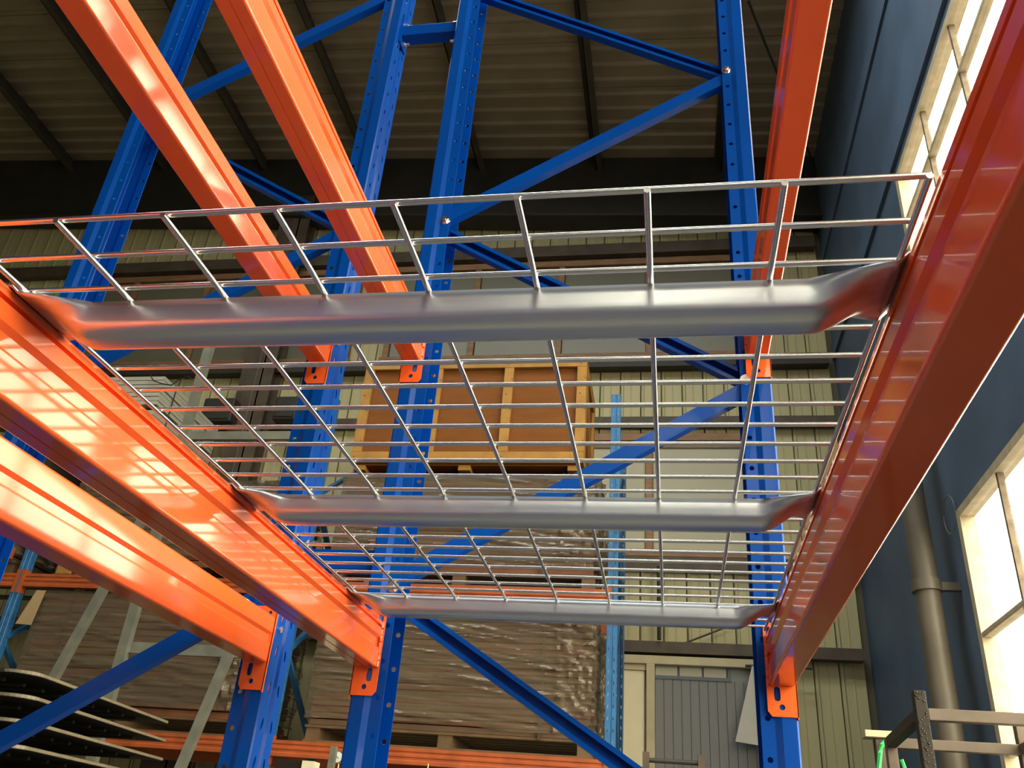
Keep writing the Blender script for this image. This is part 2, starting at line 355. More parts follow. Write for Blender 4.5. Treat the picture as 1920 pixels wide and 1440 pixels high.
# windows of the back wall (boarded panes in wooden frames)
def wall_window(name, xs, z0, z1, pm):
    o = bpy.data.objects.new(name, None); C.objects.link(o); o.location = (xs[0], YB, z0); ORI[o.name] = Vector((xs[0], YB, z0)); struct(o)
    MB().box(xs[0] - .06, xs[-1] + .06, YB - .07, YB, z1, z1 + .08).build('frame_head', 'wood_frame', o, bevel=.005)
    MB().box(xs[0] - .06, xs[-1] + .06, YB - .08, YB, z0 - .07, z0).build('frame_sill', 'wood_frame', o, bevel=.005)
    for x in xs: MB().box(x - .035, x + .035, YB - .065, YB, z0, z1).build('mullion', 'wood_frame', o, bevel=.005)
    for x0, x1 in zip(xs[:-1], xs[1:]):
        MB().box(x0 + .04, x1 - .04, YB - .028, YB - .005, z0 + .005, z1 - .005).build('pane', pm, o)
        f = MB(); e = .03
        f.box(x0 + .036, x1 - .036, YB - .045, YB - .01, z1 - .07, z1 - .035)
        f.build('bead', 'wood_frame', o)
xs = [1.41 - .982 * k for k in range(5)][::-1]
wall_window('window_3', xs, 4.90, 6.08, 'pane_dull')
wall_window('window_4', xs, 2.72, 3.86, 'pane_light')
xs2 = [x - 4.4 for x in xs]
wall_window('window_5', xs2, 4.90, 6.08, 'pane_dull')

# door in the back wall
dz = 1.66
d = bpy.data.objects.new('door_1', None); C.objects.link(d); d.location = (0.9, YB, FLOOR); ORI[d.name] = Vector((0.9, YB, FLOOR)); struct(d)
MB().box(-.20, 1.60, YB - .10, YB + .0, dz, dz + .075).build('frame_head', 'door_jamb', d, bevel=.006)
MB().box(.40, .475, YB - .11, YB, FLOOR, dz).build('jamb', 'door_jamb', d, bevel=.006)
MB().box(1.545, 1.60, YB - .10, YB, FLOOR, dz).build('jamb', 'door_jamb', d, bevel=.006)
MB().box(-.20, .385, YB - .05, YB - .01, FLOOR, dz - .05).build('white_leaf', 'door_cream', d, bevel=.004)
MB().box(-.20, .40, YB - .07, YB - .01, dz - .05, dz).build('leaf_rail', 'door_jamb', d)
pm = MB().box(.002, .0735, 0, .03, FLOOR, dz - .115).mesh('door_panel', 'door_grey')
for k in range(14): inst('door_panel', pm, d, (.476 - .9 + .0758 * k, -.045, -FLOOR))
MB().box(.476, 1.54, YB - .022, YB, FLOOR, dz).build('leaf_back', 'trim_grey', d)
MB().box(.476, 1.13, YB - .055, YB - .02, dz - .115, dz - .085).build('transom', 'trim_grey', d)
MB().box(1.10, 1.13, YB - .055, YB - .02, dz - .085, dz).build('transom', 'trim_grey', d)
MB().box(1.13, 1.54, YB - .045, YB - .015, dz - .115, dz).build('leaf_rail', 'door_grey', d)
for k in range(3):
    MB().box(.48 + .21 * k, .67 + .21 * k, YB - .04, YB - .023, dz - .083, dz).build('pane', 'pane_light', d)
# white sheet hung by the door
s = MB(); P = [at(1409, 1251, 1, 7.42), at(1378, 1392, 1, 7.42), at(1420, 1399, 1, 7.42), at(1452, 1385, 1, 7.42), at(1460, 1252, 1, 7.42)]
s.prism([(p.x, p.z) for p in P], lambda a, b_, t: (a, t + .06 * math.sin(a * 4), b_), 7.42, 7.43)
tag(s.build('hanging_sheet', 'sheet_white'), 'pale slanted sheet hanging before the blue-grey door', 'sheet')
s = MB(); a_ = at(1409, 1251, 1, 7.43); tag(MB().cyl((a_.x - .05, 7.44, a_.z + .012), (a_.x + .5, 7.44, a_.z + .012), .012, 8).build('hanging_rod', 'dark_steel', None), 'short dark rod above the pale slanted sheet', 'rod')
# pole + brace rod on the wall above the door
px_ = at(1236, 1180, 1, 7.5).x
tag(MB().cyl((px_, YB - .15, 1.86), (px_, YB - .15, 2.53), .018, 8).build('wall_pole', 'dark_steel'), 'thin dark upright pole on the wall above the door', 'pole')
tag(MB().cyl(at(1268, 1212, 1, 7.5), at(1372, 1172, 1, 7.5), .009, 6).build('brace_rod', 'girt'), 'thin slanting brown rod on the wall above the door', 'rod')
# downpipe by the right wall
PX = XW - .19; pb = at(1737, 1100, 0, PX); py_ = pb.y
t = thing('downpipe', 'cream downpipe standing against the slate wall beside the window', 'pipe', (PX, py_, FLOOR))
MB().cyl((PX, py_, FLOOR), (PX, py_, 2.9), .072, 24).build('pipe', 'pipe', t, smooth=True)
MB().cyl((PX, py_, 1.62), (PX, py_, 1.69), .086, 24).build('collar', 'pipe', t, smooth=True)
MB().box(PX + .07, XW - .001, py_ - .02, py_ + .02, 1.63, 1.68).build('bracket', 'pipe', t)
# wire loop hanging at the window corner
cc = at(1780, 965, 0, XW - .03)
tag(MB().tube([cc + Vector((0, .115 * math.cos(k * PI / 12), .115 * math.sin(k * PI / 12))) for k in range(2, 26)], .003, 5).build('wire_loop', 'galv'), 'thin loop of wire hanging at the top corner of the lower window', 'wire')

# ---------------------------------------------------------------- rack uprights (open C section with real holes)
PITCH = .0765
UPROF = [(.070, .006), (.043, .006), (.030, 0), (.003, 0), (0, .003), (0, .038), (.006, .043), (.006, .057), (0, .062), (0, .097), (.003, .1), (.030, .1), (.043, .094), (.070, .094)]
def upright_mesh(sx, ztop, zbot=FLOOR, m='blue'):
    mb = MB(); k0 = math.floor((zbot - 1.594) / PITCH) + 1; n = int((ztop - zbot) / PITCH)
    z = [1.594 + PITCH * (k0 + k - .5) for k in range(n + 1)]
    for i in range(len(UPROF) - 1):
        (u0, v0), (u1, v1) = UPROF[i], UPROF[i + 1]
        kind = 'h' if i in (0, 12) else 's' if i in (4, 8) else None
        P = lambda q, zz: ((u0 + (u1 - u0) * q) * sx, v0 + (v1 - v0) * q, zz)
        if not kind:
            for k in range(n): mb.add([P(0, z[k]), P(1, z[k]), P(1, z[k + 1]), P(0, z[k + 1])], [(0, 1, 2, 3)])
            continue
        L = math.hypot(u1 - u0, v1 - v0)
        for k in range(n):
            zc = (z[k] + z[k + 1]) / 2
            if kind == 'h': H = [(.5 + .0058 / L * math.cos(a * PI / 4), zc + .0058 * math.sin(a * PI / 4)) for a in range(8)]
            else:
                tl = .06 if i == 4 else -.06
                H = [(.62 + (-.24 if i == 8 else 0) + (.0042 * math.cos(a * PI / 4)) / L + tl * math.sin(a * PI / 4), zc + .013 + .0135 * math.sin(a * PI / 4)) for a in range(8)]
            co = [(1, z[k + 1]), (0, z[k + 1]), (0, z[k]), (1, z[k])]
            vs = [P(*h) for h in H] + [P(*c) for c in co]; fs = []
            for c in range(4):
                a = 2 * c
                fs += [(8 + c, a, (a + 1) % 8), (8 + c, (a + 1) % 8, (a + 2) % 8), (8 + c, (a + 2) % 8, 8 + (c + 1) % 4)]
            mb.add(vs, fs)
    return mb.mesh('upright', m, merge=True)
def sheet(o, t=.0022):
    s = o.modifiers.new('sheet', 'SOLIDIFY'); s.thickness = t; s.offset = 0; return o
ZT = 3.35
UA = upright_mesh(1, ZT); UB = upright_mesh(-1, ZT)
def brace_mesh(mb, p0, p1, y, flat, wdt=.038, dep=.026, th=.003):
    """C-section strut from p0 to p1 in the frame plane; flat: web towards -Y, else the open side"""
    d = Vector((p1[0] - p0[0], 0, p1[1] - p0[1])); L = d.length; d.normalize(); n = Vector((-d.z, 0, d.x))
    if n.z < 0: n = -n
    h = wdt / 2; q = dep
    if flat: pr = [(-h, 0), (h, 0), (h, q), (h - .008, q), (h - .008, q - th), (h - th, q - th), (h - th, th), (-h + th, th), (-h + th, q - th), (-h + .008, q - th), (-h + .008, q), (-h, q)]
    else: pr = [(-h, q), (h, q), (h, 0), (h - .010, 0), (h - .010, th), (h - th, th), (h - th, q - th), (-h + th, q - th), (-h + th, th), (-h + .010, th), (-h + .010, 0), (-h, 0)]
    o = Vector((p0[0], y, p0[1]))
    return mb.prism(pr, lambda a, b_, t: o + d * t + n * a + Vector((0, b_, 0)), 0, L)
def bolt_on(parent, x, y, z, r=.0105):
    mb = MB().cyl((x, y - .009, z), (x, y, z), r, 6).cyl((x, y - .002, z), (x, y + .002, z), r * 1.35, 16).cyl((x, y - .012, z), (x, y - .009, z), r * .45, 8)
    return mb.build('bolt', 'bolt', parent)
def frame_thing(label, xl, xr, nodes_l, nodes_r, y0=YF):
    t = thing('upright_frame', label, 'rack frame', (xl, y0, FLOOR), 'blue rack upright frames')
    sheet(inst('upright', UA, t, (0, 0, -FLOOR))); sheet(inst('upright', UB, t, (xr - xl, 0, -FLOOR)))
    for x, s_ in ((xl, 1), (xr, -1)):
        MB().box(min(x - .01 * s_, x + .09 * s_), max(x - .01 * s_, x + .09 * s_), y0 - .02, y0 + .12, FLOOR, FLOOR + .006).build('foot_plate', 'blue', t)
    L, Rr = xl + .052, xr - .052
    for zl in nodes_l:
        bolt_on(t, xl + .0565, y0 + .006, zl)
        for zr in nodes_r:
            if abs(abs(zl - zr) - .53) < .05:
                up = zr > zl                                     # rises to the right: shows its flat web
                e = .018
                a, c = (L, zl + (e if up else -e)), (Rr, zr - (e if up else -e))
                b_ = MB(); yy = y0 + (.012 if up else .036)
                brace_mesh(b_, a, c, yy, up); b_.build('brace', 'blue', t)
    for zr in nodes_r: bolt_on(t, xr - .0565, y0 + .006, zr)
    return t
XLF, XRF, XL2, XL3 = -.0605, .8555, -.262, -1.152
NB = [-1.06, 0.0, 1.06, 2.12, 3.18]; NA = [-1.38 + .85, .533, 1.592, 2.652]
NA = [-.527, .533, 1.594, 2.652]
fr = frame_thing('blue upright frame at the far end of the wire mesh deck', XLF, XRF, NA, NB)
fl2 = frame_thing('blue upright frame behind the two left orange beams, joined by spacers', XL3, XL2, NB, NA)
frn = copy_tree(fr); frn.location.y -= 2.31; tag(frn, 'blue upright frame carrying the near ends of the mesh deck beams, behind the camera')
fln = copy_tree(fl2); fln.location.y -= 2.31; tag(fln, 'blue upright frame carrying the near ends of the outer left beams, behind the camera')
# row spacers
for z, lb in ((2.455, 'upper blue row spacer bolted between the two upright frames'), (.603, 'lower blue row spacer seen behind the mesh deck wires')):
    t = thing('row_spacer', lb, 'spacer', (XL2, YF + .05, z), 'row spacers between the frames')
    MB().box(XL2 + .004, XLF - .004, YF + .028, YF + .072, z - .024, z + .024).build('spacer_tube', 'blue', t, bevel=.003)
    for xx, s_ in ((XL2 + .0015, 1), (XLF - .0015, -1)):
        b_ = MB(); b_.prism([(.02, -.06), (.08, -.06), (.08, .06), (.02, .06)], lambda a, c, tt: (tt, YF + a, z + c), xx - .0 * s_, xx + .0045 * s_); b_.build('end_plate', 'blue', t)
        for dz_ in (-.045, .045):
            b_ = MB().cyl((xx + .004 * s_, YF + .05, z + dz_), (xx + .014 * s_, YF + .05, z + dz_), .010, 6).cyl((xx + .014 * s_, YF + .05, z + dz_), (xx + .028 * s_, YF + .05, z + dz_), .005, 8); b_.build('bolt', 'bolt', t)

# ---------------------------------------------------------------- orange beams
BH = .102
BP = [(-.005, 0), (-.0025, .0007), (-.0007, .0025), (0, .005), (0, .040), (-.0055, .046), (-.0055, .060), (0, .066), (0, .0838), (-.010, .0843), (-.010, .0888), (0, .0893), (0, .0975), (-.0045, BH),
      (-.0455, BH), (-.05, .0975), (-.05, .066), (-.0445, .060), (-.0445, .046), (-.05, .040), (-.05, .005), (-.0493, .0025), (-.0475, .0007), (-.045, 0), (-.0262, 0), (-.0257, .0015), (-.0243, .0015), (-.0238, 0)]
YN = -.95
def beam(label, xin, sx, zb, group, top_hole=True):
    """xin: x of the grooved face; the box extends from there in the direction -sx"""
    t = thing('rack_beam', label, 'rack beam', (xin, YF, zb), group)
    mb = MB().prism(BP if sx > 0 else BP[:-4], lambda a, b_, tt: (xin + a * sx, tt, zb + b_), YN, YF - .004); bx_ = mb.build('box_section', 'orange', t, smooth=True)
    wn_ = bx_.modifiers.new('normals', 'WEIGHTED_NORMAL'); wn_.keep_sharp = True; wn_.weight = 100
    slot = xin - .05 * sx                                     # outer face, beside the slot face of the upright
    for ye, s_ in ((YF, -1), (YF - 2.31 + .1, 1)):
        b_ = MB()
        wf = .058; z0, z1 = -.058, .125
        out = [(0, z0), (wf - .008, z0), (wf, z0 + .010), (wf, z1 - .010), (wf - .008, z1), (0, z1)]
        holes = [oval(wf * .52, z0 + .018, .0056, .0056, 12), oval(wf * .66, z0 + .043, .0062, .014, 14), oval(wf * .80, z1 - .020, .0062, .012, 14), oval(wf * .3, z1 - .015, .0045, .0045, 10)]
        plate(b_, out, holes, lambda a, c, tt: (slot + (a - .003) * sx, ye + tt * s_, zb + c), .0005, .0045)
        out = [(0, z0 - .004), (.030, z0 - .004), (.038, z0 + .004), (.038, z1), (0, z1)]
        holes = [oval(.022, z0 + .022, .0052, .013, 14), oval(.020, z0 + .085, .005, .005, 10), oval(.020, z0 + .115, .0055, .013, 14), oval(.020, z0 + .165, .005, .007, 10)]
        plate(b_, out, holes, lambda a, c, tt: (slot + (tt - .0045) * sx, ye - (a - .0045) * s_, zb + c), .001, .0035)
        co = b_.build('end_connector', 'orange', t)
        wb_ = MB()
        for k in range(7):
            zz = zb + .008 + k * .0138 + random.uniform(-.002, .002)
            wb_.cyl((xin + .0005 * sx, ye + s_ * .007, zz - .006), (xin + .0005 * sx, ye + s_ * .007, zz + .006), .0032 + random.uniform(-.0006, .0012), 8)
        wb_.build('weld', 'weld', co, smooth=True)
        MB().cyl((slot - .004 * sx, ye - s_ * .018, zb + .078), (slot - .0105 * sx, ye - s_ * .018, zb + .078), .0075, 14).build('safety_pin', 'bolt', co)
    return t
G1 = 'orange beams at deck level'; G2 = 'orange beams of the level above'
Z1 = .3535; Z2 = 1.119
beam('glossy orange beam along the left side of the mesh deck', -.0115, 1, Z1, G1)
beam('dark red-orange beam in shade along the right side of the mesh deck', .8045, -1, Z1, G1)
beam('lowest orange beam, left of the beam that holds the mesh deck', -.3165, -1, Z1, G1)
beam('upper orange beam second from the left, ending beside the blue spacer', -.0115, 1, Z2, G2)
beam('upper shaded beam on the window side', .8045, -1, Z2, G2)
beam('upper orange beam farthest left, crossing the roof', -.3165, -1, Z2, G2)
beam('orange beam carried by the outermost blue upright, mostly hidden', -1.1025, 1, Z1, G1)
beam('upper orange beam on the outermost blue upright', -1.1025, 1, Z2, G2)

# ---------------------------------------------------------------- wire mesh deck
deck = thing('wire_mesh_deck', 'galvanized wire mesh deck resting between two orange beams', 'mesh deck', (0.4, 0, DH))
WR = .0027
lw = MB().cyl((0, -.006, 0), (0, 1.306, 0), WR, 10).mesh('long_wire', 'zinc', smooth=True)
cw = MB().cyl((-.0075, 0, 0), (.8005, 0, 0), WR, 10).mesh('cross_wire', 'zinc', smooth=True)
for i in range(9): inst('long_wire', lw, deck, (.1 * i * .9985 - .4, 0, -.0025))
for j in range(27): inst('cross_wire', cw, deck, (-.4, .05 * j, .0028))
def channel(y0):
    mb = MB(); W_ = .040; r_c = .0135; zb = .4150; yc = y0 + W_ / 2; zt = DH - .0055
    S = [(-W_ / 2, zt - DH), (-W_ / 2, zt - .008 - DH), (-W_ / 2, zb + r_c - DH)]
    S += [(-W_ / 2 + r_c - r_c * math.cos(a * PI / 12), zb + r_c - r_c * math.sin(a * PI / 12) - DH) for a in range(1, 7)]
    S = S + [(-a, b_) for a, b_ in S[::-1]]; n = len(S)
    L = [0]
    for k in range(1, n): L.append(L[-1] + math.hypot(S[k][0] - S[k - 1][0], S[k][1] - S[k - 1][1]))
    F = [((l / L[-1] - .5) * .088, 0) for l in L]                        # flattened tab
    xs = [-.040, -.022, -.0125, -.004, .002, .008, .014, .020, .026, .032, .038, .044, .050, .056, .062, .075, .2, .4, .6, .725]
    xs += [.793 - x for x in xs[:15]][::-1]
    def par(x): return max(0, min(1, (min(x, .793 - x) + .006) / .068))
    def tabz(x):                                                         # under the wires, then up and over the beam's edge
        e = min(x, .793 - x); q = max(0, min(1, (-.004 - e) / .0085)); return -.0070 + .0083 * q
    rows = []
    for x in xs:
        t = par(x); f = t * t * (3 - 2 * t); ft = t ** 1.25
        rows.append([(x, yc + F[k][0] * (1 - ft) + S[k][0] * ft, DH + tabz(x) * (1 - f) + S[k][1] * f) for k in range(n)])
    vs = [p for r in rows for p in r]; fs = []
    for i in range(len(rows) - 1):
        fs += [(i * n + k, i * n + k + 1, (i + 1) * n + k + 1, (i + 1) * n + k) for k in range(n - 1)]
    mb.add(vs, fs); o = mb.build('support_channel', 'channel', deck, smooth=True)
    s = o.modifiers.new('sheet', 'SOLIDIFY'); s.thickness = .0018; s.offset = 0
    return o
for y0 in (.111, .603, 1.128): channel(y0)

# ---------------------------------------------------------------- storage racks behind
BX = [.2105, -2.19, -4.585]; BD = .95
UO = upright_mesh(1, 3.43, m='blue_old'); 
UO2 = upright_mesh(1, 2.60, m='blue_old')
def back_frame(x, label, UO=UO):
    t = thing('storage_rack_frame', label, 'rack frame', (x, YR, FLOOR), 'light blue frames of the storage rack')
    a = sheet(inst('upright', UO, t, (.036, 0, -FLOOR)), .003); a.rotation_euler.z = PI / 2; a.scale = (1, .74, 1)
    a = sheet(inst('upright', UO, t, (-.036, BD, -FLOOR)), .003); a.rotation_euler.z = -PI / 2; a.scale = (1, .74, 1)
    z = -1.2; s_ = 1
    while z + .62 < (3.3 if UO is not UO2 else 2.5):
        y0, y1 = (YR + .05, YR + BD - .05)[::s_]
        b_ = MB().bar((x, y0, z), (x, y1, z + .6), .04, .03); b_.build('brace', 'blue_old', t); z += .62; s_ = -s_
    MB().box(x - .06, x + .06, YR - .02, YR + .1, FLOOR, FLOOR + .006).build('foot_plate', 'blue_old', t)
    return t
back_frame(BX[0], 'light blue perforated rack frame beside the cream door'); back_frame(BX[1], 'light blue rack frame mostly hidden behind the near blue uprights'); back_frame(BX[2], 'light blue rack frame at the far left between wrapped board stacks', UO2)
OBP = [(0, 0), (0, .022), (.006, .028), (.006, .042), (0, .048), (0, .062), (.006, .067), (.006, .078), (0, .083), (0, .105), (.05, .105), (.05, 0)]
def back_beam(x0, x1, zt, label, y=YR, s_=1):
    t = thing('storage_beam', label, 'rack beam', (x0, y, zt - .105), 'orange beams of the storage rack')
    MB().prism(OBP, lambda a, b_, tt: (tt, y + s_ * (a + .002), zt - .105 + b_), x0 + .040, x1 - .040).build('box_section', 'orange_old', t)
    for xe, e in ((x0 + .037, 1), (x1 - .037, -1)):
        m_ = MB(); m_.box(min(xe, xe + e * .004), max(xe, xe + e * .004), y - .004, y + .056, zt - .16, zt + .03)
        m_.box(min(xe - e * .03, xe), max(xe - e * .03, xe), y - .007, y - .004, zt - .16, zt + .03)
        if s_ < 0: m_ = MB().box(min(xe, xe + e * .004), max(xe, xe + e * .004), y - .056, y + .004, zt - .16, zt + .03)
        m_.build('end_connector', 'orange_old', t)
for (x0, x1), nm in (((BX[1], BX[0]), 'right'), ((BX[2], BX[1]), 'middle')):
    for zt, lv in ((.660, 'lower'), (1.795, 'upper')):
        wt = {'right': 'under the crate', 'middle': 'on the left behind the grey steel stand'}[nm]
        back_beam(x0, x1, zt, 'dusty orange %s front beam %s' % (lv, wt)); back_beam(x0, x1, zt, 'dusty orange %s rear beam %s' % (lv, wt), YR + BD, -1)
back_beam(BX[2] - 2.4, BX[2], 1.795, 'dusty orange beam end at the left edge, left of the far light blue frame')
back_frame(BX[2] - 2.4, 'outermost light blue rack frame beyond the left edge')

# ---------------------------------------------------------------- pallet loads
def film_mesh(x0, x1, y0, y1, z0, z1, seed, hem=.05):
    from mathutils import noise as NZ
    nx, ny, nz = 90, 26, 60; P = []
    per = [(x1 + 0, y1 - (y1 - y0) * k / ny, 'r') for k in range(0, ny)] + [(x1 - (x1 - x0) * k / nx, y0, 'f') for k in range(nx)] + [(x0, y0 + (y1 - y0) * k / ny, 'l') for k in range(ny + 1)]
    n = len(per); S = Vector((seed * 3.1, seed, 0)); vs = []
    for j in range(nz + 1):
        for (x, y, s_) in per:
            z = z0 + (z1 - z0) * j / nz
            if j == 0: z += hem * (NZ.noise(Vector((x * 1.3, y, seed))) + .1)
            a = NZ.noise(Vector((x * 1.2, y * 1.2, z * 22 + x * 2.4)) + S) * .016 + NZ.noise(Vector((x * 4, y * 4, z * 45 + x * 5)) + S) * .008
            if s_ == 'r' or (s_ == 'f' and x > x1 - .28): a += NZ.noise(Vector((x * 16 + z * 9, y * 16, z * 11 - x * 14)) + S) * .040
            a = abs(a) * 1.2 + .004
            vs.append((x + a if s_ == 'r' else x - a if s_ == 'l' else x, y - a if s_ == 'f' else y, z))
    fs = [(j * n + k, j * n + k + 1, (j + 1) * n + k + 1, (j + 1) * n + k) for j in range(nz) for k in range(n - 1)]
    # top sheet
    t0 = len(vs); vs += [(x0, y0, z1 + .004), (x1, y0, z1 + .004), (x1, y1, z1 + .004), (x0, y1, z1 + .004)]; fs.append((t0, t0 + 1, t0 + 2, t0 + 3))
    return MB().add(vs, fs)
def load(label, x0, x1, zb, zt, mats, seed, nlay=17, wrap=True, straps=(.2, .82), y0=YR + .03, y1=YR + .90, group='wrapped board stacks'):
    t = thing('board_stack', label, 'board stack', ((x0 + x1) / 2, y0, zb), group); rnd = random.Random(seed)
    # pallet: three stringers and deck slats
    for q in (.03, .5, .97):
        xx = x0 + (x1 - x0) * q; MB().box(xx - .05, xx + .05, y0 + .03, y1 - .03, zb + .018, zb + .10).build('pallet_block', 'pallet', t)
    for q in range(6):
        yy = y0 + .02 + (y1 - y0 - .14) * q / 5
        MB().box(x0, x1, yy, yy + .10, zb + .10, zb + .118).build('pallet_slat', 'pallet', t)
        if q in (0, 5): MB().box(x0, x1, yy, yy + .10, zb, zb + .018).build('pallet_slat', 'pallet', t)
    z = zb + .12; h = (zt - z) / nlay
    for k in range(nlay):
        dx, dy = rnd.uniform(-.012, .012), rnd.uniform(-.012, .012)
        MB().box(x0 + .03 + dx, x1 - .03 + dx, y0 + .03 + dy, y1 - .03 + dy, z + .002, z + h - rnd.uniform(.004, .009)).build('board', mats[rnd.randrange(len(mats))], t, bevel=0)
        z += h
    for q in straps:
        xx = x0 + (x1 - x0) * q; MB().box(xx - .012, xx + .012, y0 + .004, y0 + .010, zb + .1, zt + .006).box(xx - .012, xx + .012, y0 + .004, y1, zt + .002, zt + .006).build('strap', 'strap', t)
    if wrap: film_mesh(x0, x1, y0, y1, zb + .16, zt + .01, seed).build('plastic_wrap', 'film', t, smooth=True)
    return t
load('film-wrapped red-brown board stack on the lower orange beams right of centre', -1.95, .10, .661, 1.545, ['board', 'board', 'board_dull'], 3)
load('film-wrapped board stack directly under the plywood crate', -1.98, .09, 1.796, 2.69, ['board', 'board_dull', 'board'], 5, straps=(.14, .8))
load('dull brown board stack behind the grey steel stand, on the lower beams', -4.36, -2.42, .661, 1.66, ['board_dull', 'board_dull', 'board'], 8, straps=(.15, .86))
load('film-wrapped board stack on the upper beams behind the left orange beams', -4.34, -2.45, 1.796, 2.62, ['board_dull', 'board'], 11)
load('film-wrapped board stack left of the far light blue frame', -6.6, -4.72, 1.796, 2.55, ['board_dull', 'board'], 13)
# cardboard slip stuck on the dull stack
a_ = at(74, 1112, 1, YR + .0); 
tag(MB().prism([(a_.x - .02, 1.655), (a_.x + .06, 1.655), (a_.x + .03, 1.38), (a_.x - .11, 1.385)], lambda a, b_, t: (a, t, b_), YR - .016, YR - .010).build('cardboard_slip', 'card'), 'strip of cardboard hanging down the dull brown board stack', 'cardboard')
# wooden block and red brick under the upper left stack
p = at(115, 1075, 1, YR - .01)
t_ = MB().box(p.x - .07, p.x + .07, YR + .003, YR + .02, 1.797, 1.935); tag(t_.build('wood_block', 'batten', None, bevel=.01), 'pale wooden block standing on the upper orange beam at left', 'block')
b_ = MB(); 
plate(b_, [(0, 0), (.42, 0), (.42, .10), (0, .10)], [[(.05 + .12 * k, .03), (.11 + .12 * k, .03), (.11 + .12 * k, .07), (.05 + .12 * k, .07)] for k in range(3)], lambda a, c, tt: (-5.12 + a, YR - .05 + tt, 1.9 + c), 0, .03)
tag(b_.build('orange_rail', 'orange_old'), 'short orange pierced rail at the left edge beside the far blue frame', 'rail')

# plywood crate
cx0, cx1, cz0, cz1 = -1.945, -.035, 2.79, 3.745; cy0, cy1 = YR, YR + .88
cr = thing('plywood_crate', 'large plywood crate with pale battens on top of the board stack', 'crate', ((cx0 + cx1) / 2, cy0, 2.73))
MB().box(cx0 + .025, cx1 - .025, cy0 + .025, cy0 + .037, cz0, cz1 - .01).build('front_panel', 'ply', cr)
MB().box(cx0 + .025, cx1 - .025, cy1 - .037, cy1 - .025, cz0, cz1 - .01).build('rear_panel', 'ply', cr)
MB().box(cx1 - .037, cx1 - .025, cy0 + .037, cy1 - .037, cz0, cz1 - .01).build('side_panel', 'ply', cr)
MB().box(cx0 + .025, cx0 + .037, cy0 + .037, cy1 - .037, cz0, cz1 - .01).build('side_panel', 'ply', cr)
MB().box(cx0, cx1, cy0, cy1, cz1 - .01, cz1 + .006).build('lid', 'ply', cr)
MB().box(cx0 + .03, cx1 - .03, cy0 + .03, cy1 - .03, cz0 - .015, cz0).build('base_panel', 'ply', cr)
bw = .078
for z0, z1 in ((cz0, cz0 + .09), (cz1 - .09, cz1 - .01)): MB().box(cx0, cx1, cy0 - .012, cy0 + .024, z0, z1).build('batten', 'batten', cr, bevel=.003)
for q in (0, 1 / 3, 2 / 3, 1):
    xx = cx0 + (cx1 - cx0 - bw) * q; MB().box(xx, xx + bw, cy0 - .011, cy0 + .0245, cz0 + .091, cz1 - .091).build('batten', 'batten', cr, bevel=.003)
for z0, z1 in ((cz0, cz0 + .1), (cz1 - .11, cz1 - .01)): MB().box(cx1 - .024, cx1, cy0 + .025, cy1, z0, z1).build('batten', 'batten', cr, bevel=.003)
MB().bar((cx1 - .012, cy0 + .06, cz1 - .12), (cx1 - .012, cy1 - .06, cz0 + .12), .09, .024, up=(1, 0, 0)).build('batten', 'batten', cr)
for q in (0, 1):
    yy = cy0 + .025 + (cy1 - cy0 - .125) * q; MB().box(cx1 - .024, cx1, yy, yy + .1, cz0 + .101, cz1 - .111).build('batten', 'batten', cr, bevel=.003)
nl = MB()
for q in (0, 1 / 3, 2 / 3, 1):
    for k in range(7):
        xx = cx0 + (cx1 - cx0 - bw) * q + .03 + .04 * (k % 2); zz = cz0 + .045 + .142 * k; nl.cyl((xx, cy0 - .014, zz), (xx, cy0 - .010, zz), .006, 6)
nl.build('nail_heads', 'girt', cr)['kind'] = 'stuff'
for q in (.04, .5, .96): xx = cx0 + (cx1 - cx0) * q; MB().box(xx - .05, xx + .05, cy0 + .02, cy1 - .02, 2.731, cz0 - .015).build('skid', 'batten', cr, bevel=.004)

# bundles of pale panels at the left
def bundle(label, x0, x1, y0, y1, z0, z1, n):
    t = thing('panel_bundle', label, 'panel bundle', ((x0 + x1) / 2, y0, z0), 'bundles of pale panels'); h = (z1 - z0) / n
    for k in range(n):
        j = random.uniform(-.006, .006); MB().box(x0 + j, x1 + j, y0 + j, y1 + j, z0 + h * k + .002, z0 + h * (k + 1) - .004).build('panel', 'panel_white', t)
    MB().box(x0 + .3, x0 + .315, y0 - .012, y0 - .008, z0, z1).box(x1 + .008, x1 + .012, y0 + .2, y0 + .215, z0, z1).build('strap', 'strap', t)
    return t
p1, p2 = at(310, 705, 1, 5.9), at(296, 762, 1, 5.9)
bundle('upper bundle of pale panels stacked at the far left', p1.x - 1.3, p1.x, 5.9, 7.0, p2.z + .02, p1.z, 7)
bundle('lower bundle of pale panels stacked under another at the far left', p1.x - 1.35, p1.x - .02, 5.93, 7.03, p2.z - .42, p2.z - .02, 8)
tag(MB().box(p1.x - 1.0, p1.x - .9, 5.97, 6.95, p2.z - .02, p2.z + .02).build('spacer_batten', 'dark_box'), 'dark batten between the two bundles of pale panels, outer one', 'batten', 'battens between the panel bundles')
tag(MB().box(p1.x - .2, p1.x - .1, 5.97, 6.95, p2.z - .02, p2.z + .02).build('spacer_batten', 'dark_box'), 'dark batten between the two bundles of pale panels, inner one', 'batten', 'battens between the panel bundles')
zb_ = p2.z - .42
for k, q in enumerate((-1.05, -.25)):
    tag(MB().box(p1.x + q, p1.x + q + .1, 5.98, 6.6, 2.645, zb_).build('bearer', 'dark_box'), ('outer' if k == 0 else 'inner') + ' dark bearer between the wrapped board stack and the lower panel bundle', 'bearer')
cbl = [at(x, y, 1, 5.87) for x, y in ((282, 704), (288, 714), (305, 720), (322, 722), (335, 712), (352, 706), (360, 712))]
tag(MB().tube(cbl, .006, 5).build('loose_cable', 'cable'), 'loose dark cable trailing over the upper pale panel bundle', 'cable')
